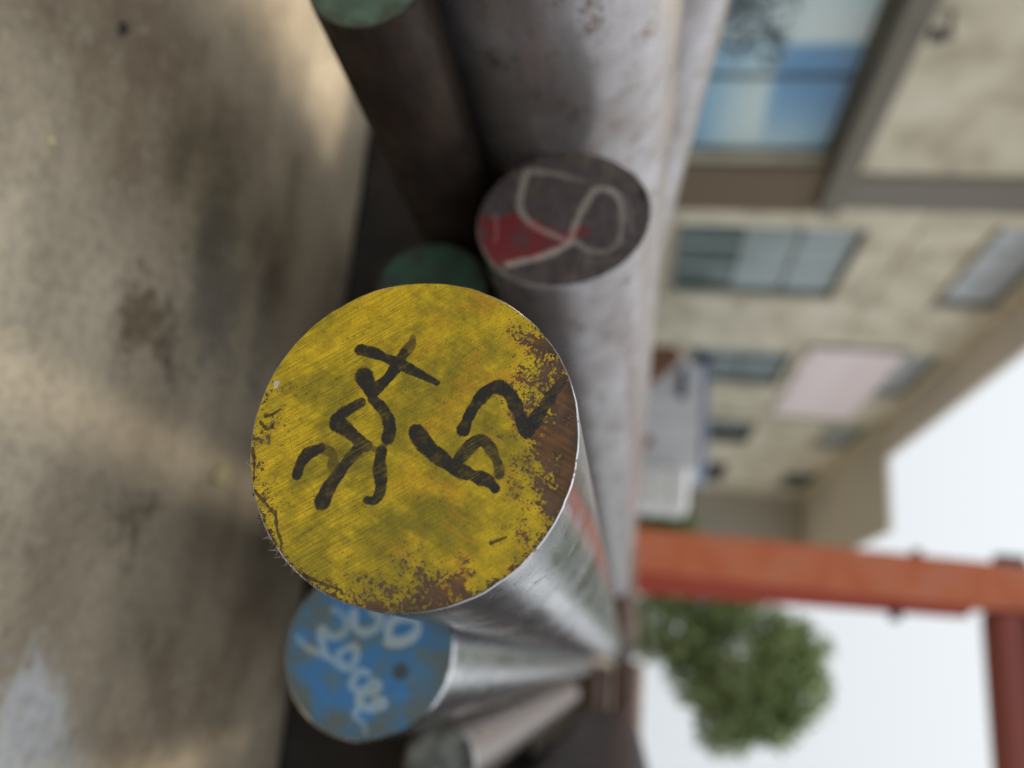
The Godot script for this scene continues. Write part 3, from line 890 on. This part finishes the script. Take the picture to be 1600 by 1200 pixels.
# ---------------------------------------------------------------- the workshop
func building() -> void:
	var h := thing("workshop_building", "beige two-storey workshop with grey window bands and deep eaves along the yard", "building", Vector3.ZERO)
	var W := {
		"shop": [-11.0, -5.6, 0.42, 2.68], "low1": [-16.05, -13.1, 0.48, 3.9], "up1": [-16.2, -12.9, 6.02, 7.24], "low2": [-21.8, -19.1, 1.2, 3.76], "up2": [-22.0, -18.8, 6.05, 7.24],
		"low3": [-28.0, -25.2, 1.2, 3.8], "up3": [-27.7, -24.9, 6.05, 7.24], "up4": [-34.5, -31.4, 6.0, 7.24], "low4": [-34.6, -30.8, 1.4, 3.6], "up0": [-10.4, -7.2, 6.05, 7.24],
	}
	part("wall", wall_with_openings(-36.0, 4.0, GY, 7.55, W.values(), 0.3), M.plaster, h)
	part("inner_wall", box(Vector3(-9.2, GY, -36), Vector3(-9.0, 7.5, 4)), M.pier, h)
	part("pilaster", box(Vector3(FX + 0.003, 3.14, -12.25), Vector3(FX + 0.12, 7.54, -11.35), 0.02), M.pilaster, h)
	part("pier", box(Vector3(FX + 0.003, GY, -12.35), Vector3(FX + 0.16, 2.72, -11.08), 0.02), M.pier, h)
	part("lintel", box(Vector3(FX + 0.003, 2.74, -12.2), Vector3(FX + 0.30, 3.12, -4.5), 0.02), M.lintel, h)
	part("lintel_shadow_strip", box(Vector3(FX + 0.003, 2.68, -11.06), Vector3(FX + 0.06, 2.738, -5.0), 0.005), M.frame, h)  # solid dark strip standing in for the shadow line under the lintel
	part("eave", box(Vector3(FX - 0.6, 7.552, -24.6), Vector3(-6.96, 7.72, 4.0), 0.01), M.eave, h)
	part("canopy", box(Vector3(FX - 0.6, 7.552, -36.3), Vector3(-4.7, 7.72, -24.602), 0.01), M.eave, h)
	part("end_wall", box(Vector3(FX + 0.003, GY, -36.3), Vector3(-4.9, 7.55, -36.0)), M.end_plaster, h)
	part("string_course", box(Vector3(FX + 0.003, 4.72, -36), Vector3(FX + 0.03, 4.80, -12.3), 0.004), M.plaster, h)
	var pipe := st_new()
	limb(pipe, Vector3(FX + 0.1, GY, -24.35), Vector3(FX + 0.1, 7.55, -24.35), 0.06, 0.06)
	part("drainpipe", pipe.commit(), M.plaster, h)
	window(h, W.shop, [-9.28, -7.45], [], M.frame, [M.pane_sky], M.frame)
	window(h, W.low1, [-15.0, -14.0], [1.72, 2.8], M.frame, [M.pane_dark, M.pane, M.pane], M.light_bar)
	window(h, W.up1, [-15.1, -14.0], [], M.frame, [M.pane_pale], M.light_bar)
	window(h, W.up0, [-9.3, -8.3], [], M.frame, [M.pane_pale], M.light_bar)
	window(h, W.low2, [-20.9, -20.0], [2.6], M.frame, [M.pane_dark], M.frame)
	window(h, W.up2, [-20.9, -19.8], [6.55], M.frame, [M.pane, M.pane_pale], M.light_bar)
	window(h, W.low3, [-26.6], [], M.frame, [M.pane_night, M.pane_dark], M.frame)
	window(h, W.up3, [-26.3], [], M.frame, [M.pane_pale, M.pane], M.light_bar)
	window(h, W.up4, [-33.0], [], M.frame, [M.pane_dark], M.frame)
	window(h, W.low4, [-32.6], [], M.frame, [M.pane_night], M.frame)
	var lamp := st_new()
	limb(lamp, Vector3(FX, 3.42, -8.0), Vector3(FX + 0.35, 3.36, -8.0), 0.03, 0.03)
	limb(lamp, Vector3(FX + 0.35, 3.40, -8.0), Vector3(FX + 0.36, 3.16, -8.0), 0.05, 0.10)
	part("pipe_bracket", lamp.commit(), M.bolt, h)
	# the banner
	var st := st_new()
	var nz := 24
	var ny := 8
	var pt := func(i: int, j: int) -> Vector3:
		var z := lerpf(-18.45, -23.9, float(i) / nz)
		var y := lerpf(4.02, 6.28, float(j) / ny) + 0.05 * sin(i * 0.9) * (1.0 if j == 0 else 0.0)
		return Vector3(FX + 0.10 + 0.03 * sin(i * 1.3 + j * 0.4) + 0.02 * sin(j * 1.1), y, z)
	for i in nz:
		for j in ny:
			var a: Vector3 = pt.call(i, j)
			var b: Vector3 = pt.call(i + 1, j)
			var c: Vector3 = pt.call(i + 1, j + 1)
			var d: Vector3 = pt.call(i, j + 1)
			var n := (b - a).cross(d - a).normalized()
			if n.x < 0: n = -n
			quad(st, a, b, c, d, n)
			quad(st, a - n * 0.004, b - n * 0.004, c - n * 0.004, d - n * 0.004, -n)
	var bn := thing("cloth_banner", "plain pale pink cloth banner hung on the workshop wall between window rows", "banner", Vector3.ZERO)
	part("cloth", st.commit(), M.cloth, bn)
	part("hem_rod", box(Vector3(FX + 0.06, 6.28, -23.95), Vector3(FX + 0.14, 6.34, -18.4), 0.01), M.light_bar, bn)

# ---------------------------------------------------------------- the gantry
func gantry() -> void:
	var g := thing("gantry_frame", "orange painted steel gantry with maroon crossbeam over the yard", "gantry", Vector3(0, GY, -12))
	for s in [0.0, 9.6]:
		part("leg", box(Vector3(-1.93 + s, 0.04, -0.35), Vector3(-1.30 + s, 5.84, 0.35), 0.03), M.orange, g)
		var st := st_new()
		# a darker stiffener up the inner side, narrower towards the top
		var q := [Vector3(-1.30 + s, 0.04, 0.30), Vector3(-0.98 + s, 0.04, 0.05), Vector3(-1.16 + s, 5.0, 0.05), Vector3(-1.30 + s, 5.0, 0.30)]
		quad(st, q[0], q[1], q[2], q[3], Vector3(0.6, 0, 0.8).normalized())
		var p := [Vector3(-1.30 + s, 0.04, -0.25), Vector3(-0.98 + s, 0.04, 0.05), Vector3(-1.16 + s, 5.0, 0.05), Vector3(-1.30 + s, 5.0, -0.25)]
		quad(st, p[0], p[1], p[2], p[3], Vector3(0.6, 0, -0.8).normalized())
		part("stiffener", st.commit(), M.red, g)
		part("base_plate", box(Vector3(-2.2 + s, 0, -0.6), Vector3(-0.8 + s, 0.04, 0.6), 0.01), M.maroon, g)
	part("crossbeam", box(Vector3(-1.28, 5.31, -0.30), Vector3(9.0, 5.69, 0.30), 0.03), M.maroon, g)
	part("beam_flange", box(Vector3(-1.28, 5.70, -0.42), Vector3(9.0, 5.84, 0.42), 0.01), M.red, g)
	part("lug", box(Vector3(-2.06, 4.34, -0.1), Vector3(-1.932, 4.45, 0.1), 0.02), M.bolt, g)
	part("lug", box(Vector3(-1.165, 4.01, -0.1), Vector3(-1.02, 4.11, 0.2), 0.02), M.bolt, g)
	part("lug", box(Vector3(-2.10, 5.44, -0.1), Vector3(-1.932, 5.84, 0.1), 0.02), M.bolt, g)

# ---------------------------------------------------------------- trees
func trees() -> void:
	var t := thing("broadleaf_tree", "round dense green tree standing behind the orange gantry leg", "tree", Vector3(-0.6, GY, -24))
	var st := st_new()
	limb(st, Vector3(0, 0, 0), Vector3(0.05, 1.3, 0), 0.22, 0.16)
	limb(st, Vector3(0.05, 1.25, 0), Vector3(0.7, 3.4, 0.2), 0.14, 0.05)
	limb(st, Vector3(0.05, 1.25, 0), Vector3(-0.7, 3.6, -0.2), 0.13, 0.05)
	limb(st, Vector3(0.0, 1.2, 0), Vector3(0.1, 4.6, 0.1), 0.12, 0.04)
	part("trunk", st.commit(), M.bark, t)
	leaf_crown(t, "crown", [[Vector3(-0.6, 1.5, 0), 1.25], [Vector3(0.0, 3.7, 0), 1.75], [Vector3(1.25, 3.9, 0.1), 1.15], [Vector3(1.95, 3.2, 0), 0.8], [Vector3(0.7, 5.0, 0), 1.05], [Vector3(1.5, 4.6, 0), 0.8], [Vector3(-0.2, 5.0, 0), 1.05], [Vector3(0.75, 2.5, 0.2), 0.95], [Vector3(-1.4, 2.9, 0), 1.2]], 9500, 0.27, 77, M.leaf)
	var sh := thing("reflection_shrub", "added thin dark potted shrub standing in for a tree reflected in the blue and white window", "shrub", Vector3(-7.4, GY, -7.55))  # added shrub, takes the place of a tree mirrored in the panes
	var ss := st_new()
	for q in 5: limb(ss, Vector3(0, 0.3, 0), Vector3(0.1 * q - 0.2, 1.5 + 0.12 * q, 0.35 * (q - 2)), 0.02, 0.008)
	part("stem", ss.commit(), M.bark, sh)
	var pot := CylinderMesh.new()
	pot.top_radius = 0.22
	pot.bottom_radius = 0.16
	pot.height = 0.4
	part("pot", pot, M.pilaster, sh, Vector3(0, 0.2, 0))
	leaf_crown(sh, "foliage", [[Vector3(0, 1.1, 0), 0.38], [Vector3(0.0, 1.55, -0.25), 0.28], [Vector3(0, 1.3, 0.5), 0.4]], 300, 0.13, 9, M.leaf_dull)
	var k := 0
	for s in [[Vector3(-5.0, GY, -26.5), 1.35, "low dark green bush left of the orange gantry leg, nearest the workshop", 5], [Vector3(-3.3, GY, -26.0), 1.5, "low green bush right behind the orange gantry leg", 6]]:
		var b := thing("bush", s[2], "bush", s[0], "bushes beside the gantry leg")
		var bs := st_new()
		for q in 4: limb(bs, Vector3(0.05 * q - 0.1, 0, 0), Vector3(0.4 * q - 0.6, s[1] * 1.1, 0.1 * q), 0.05, 0.02)
		part("stem", bs.commit(), M.bark, b)
		leaf_crown(b, "foliage", [[Vector3(0, s[1] * 0.75, 0), s[1] * 0.8], [Vector3(0.6, s[1] * 1.2, 0), s[1] * 0.6], [Vector3(-0.5, s[1] * 1.1, 0), s[1] * 0.55]], 2600, 0.24, s[3], M.leaf)
		k += 1

# ---------------------------------------------------------------- what stands before the workshop
func yard_things() -> void:
	var s := thing("steel_skip", "pale grey steel skip with blue top rim in front of the workshop", "skip", Vector3(-5.2, -0.25, -16))
	var st := st_new()
	add_box(st, Vector3(-1.22, 0.1, -0.06), Vector3(1.27, 1.52, 0.0), 0.01)
	add_box(st, Vector3(-1.22, 0.1, -1.6), Vector3(1.27, 1.52, -1.54), 0.01)
	add_box(st, Vector3(-1.22, 0.1, -1.538), Vector3(-1.16, 1.52, -0.062), 0.01)
	add_box(st, Vector3(1.21, 0.1, -1.538), Vector3(1.27, 1.52, -0.062), 0.01)
	add_box(st, Vector3(-1.15, 0.12, -1.53), Vector3(1.2, 0.16, -0.07), 0.0)
	part("shell", st.commit(), M.skip, s)
	part("rim", box(Vector3(-1.28, 1.525, -1.66), Vector3(1.32, 1.65, 0.05), 0.02), M.skip_rim, s)
	for x in [-0.9, -0.3, 0.3, 0.9]: part("rib", box(Vector3(x - 0.04, 0.1, 0.003), Vector3(x + 0.04, 1.52, 0.05), 0.01), M.skip, s)
	part("handle", box(Vector3(-0.95, 1.0, 0.055), Vector3(-0.25, 1.16, 0.12), 0.02), M.navy, s)
	part("hinge", box(Vector3(-1.32, 1.3, 0.003), Vector3(-1.1, 1.7, 0.1), 0.02), M.navy, s)
	for x in [-1.0, 1.0]: part("foot", box(Vector3(x - 0.12, -0.09, -1.5), Vector3(x + 0.12, 0.1, -0.1), 0.01), M.navy, s)
	var t := thing("plastic_tank", "white boxy plastic tank on a pallet right of the grey skip", "tank", Vector3(-3.45, -0.25, -16.2))
	part("body", box(Vector3(-0.48, 0.16, -0.5), Vector3(0.42, 1.3, 0.5), 0.08), M.white, t)
	for y in [0.55, 0.95]: part("band", box(Vector3(-0.51, y, -0.53), Vector3(0.45, y + 0.06, 0.53), 0.01), M.skip, t)
	part("pallet", box(Vector3(-0.5, -0.09, -0.52), Vector3(0.44, 0.155, 0.52), 0.01), M.timber, t)
	part("lid", box(Vector3(-0.2, 1.302, -0.2), Vector3(0.14, 1.36, 0.2), 0.02), M.navy, t)
	for q in [[Vector3(-5.62, GY, -14.6), 0.95, 1.05, "larger brown rusty plate offcut propped left in front of the skip"], [Vector3(-4.05, GY, -14.8), 0.40, 0.62, "small brown rusty offcut standing before the right end of the skip"]]:
		var w: float = q[1]
		var hh: float = q[2]
		var pg := CSGPolygon3D.new()
		pg.name = numbered("rusty_plate")
		pg.polygon = PackedVector2Array([Vector2(-w * 0.5, 0), Vector2(w * 0.5, 0), Vector2(w * 0.42, hh * 0.35), Vector2(w * 0.05, hh * 0.75), Vector2(-w * 0.3, hh), Vector2(-w * 0.5, hh * 0.9)])
		pg.depth = 0.25
		pg.material = M.rust_sheet
		pg.position = q[0]
		add_child(pg, true)
		tag(pg, q[3], "steel plate", "rusty offcuts by the skip")

# ---------------------------------------------------------------- grit on the yard
func small_things() -> void:
	var spots := [[Vector3(-0.1034, GY, -0.5726), 0.00843, "pale pebble on the concrete below the yellow bar"], [Vector3(-0.5100, GY, -0.8255), 0.01088, "tiny pale stone in the dark gap under the bars"], [Vector3(-0.3332, GY, -0.3386), 0.00381, "dark stone chip on the concrete near the top left corner"], [Vector3(-0.2353, GY, -0.3196), 0.00299, "white stone chip on the concrete near the frame's left edge"]]
	var k := 0
	for s in spots:
		var nz := noise(300 + k, 0.5, 2)
		var sp := SphereMesh.new()
		sp.radial_segments = 16
		sp.rings = 10
		sp.radius = 1.0
		sp.height = 2.0
		var arr := sp.get_mesh_arrays()
		var v: PackedVector3Array = arr[Mesh.ARRAY_VERTEX]
		for i in v.size(): v[i] = v[i] * (1.0 + 0.4 * nz.get_noise_3dv(v[i] * 1.5)) * Vector3(1.0, 0.72, 0.9) * s[1] + Vector3(0, s[1] * 0.6 + 0.004, 0)
		arr[Mesh.ARRAY_VERTEX] = v
		var am := ArrayMesh.new()
		am.add_surface_from_arrays(Mesh.PRIMITIVE_TRIANGLES, arr)
		var m: Material = M.pebble if k != 2 else M.bolt
		tag(part("pebble", am, m, self, s[0]), s[2], "stone", "loose stones on the concrete")
		k += 1
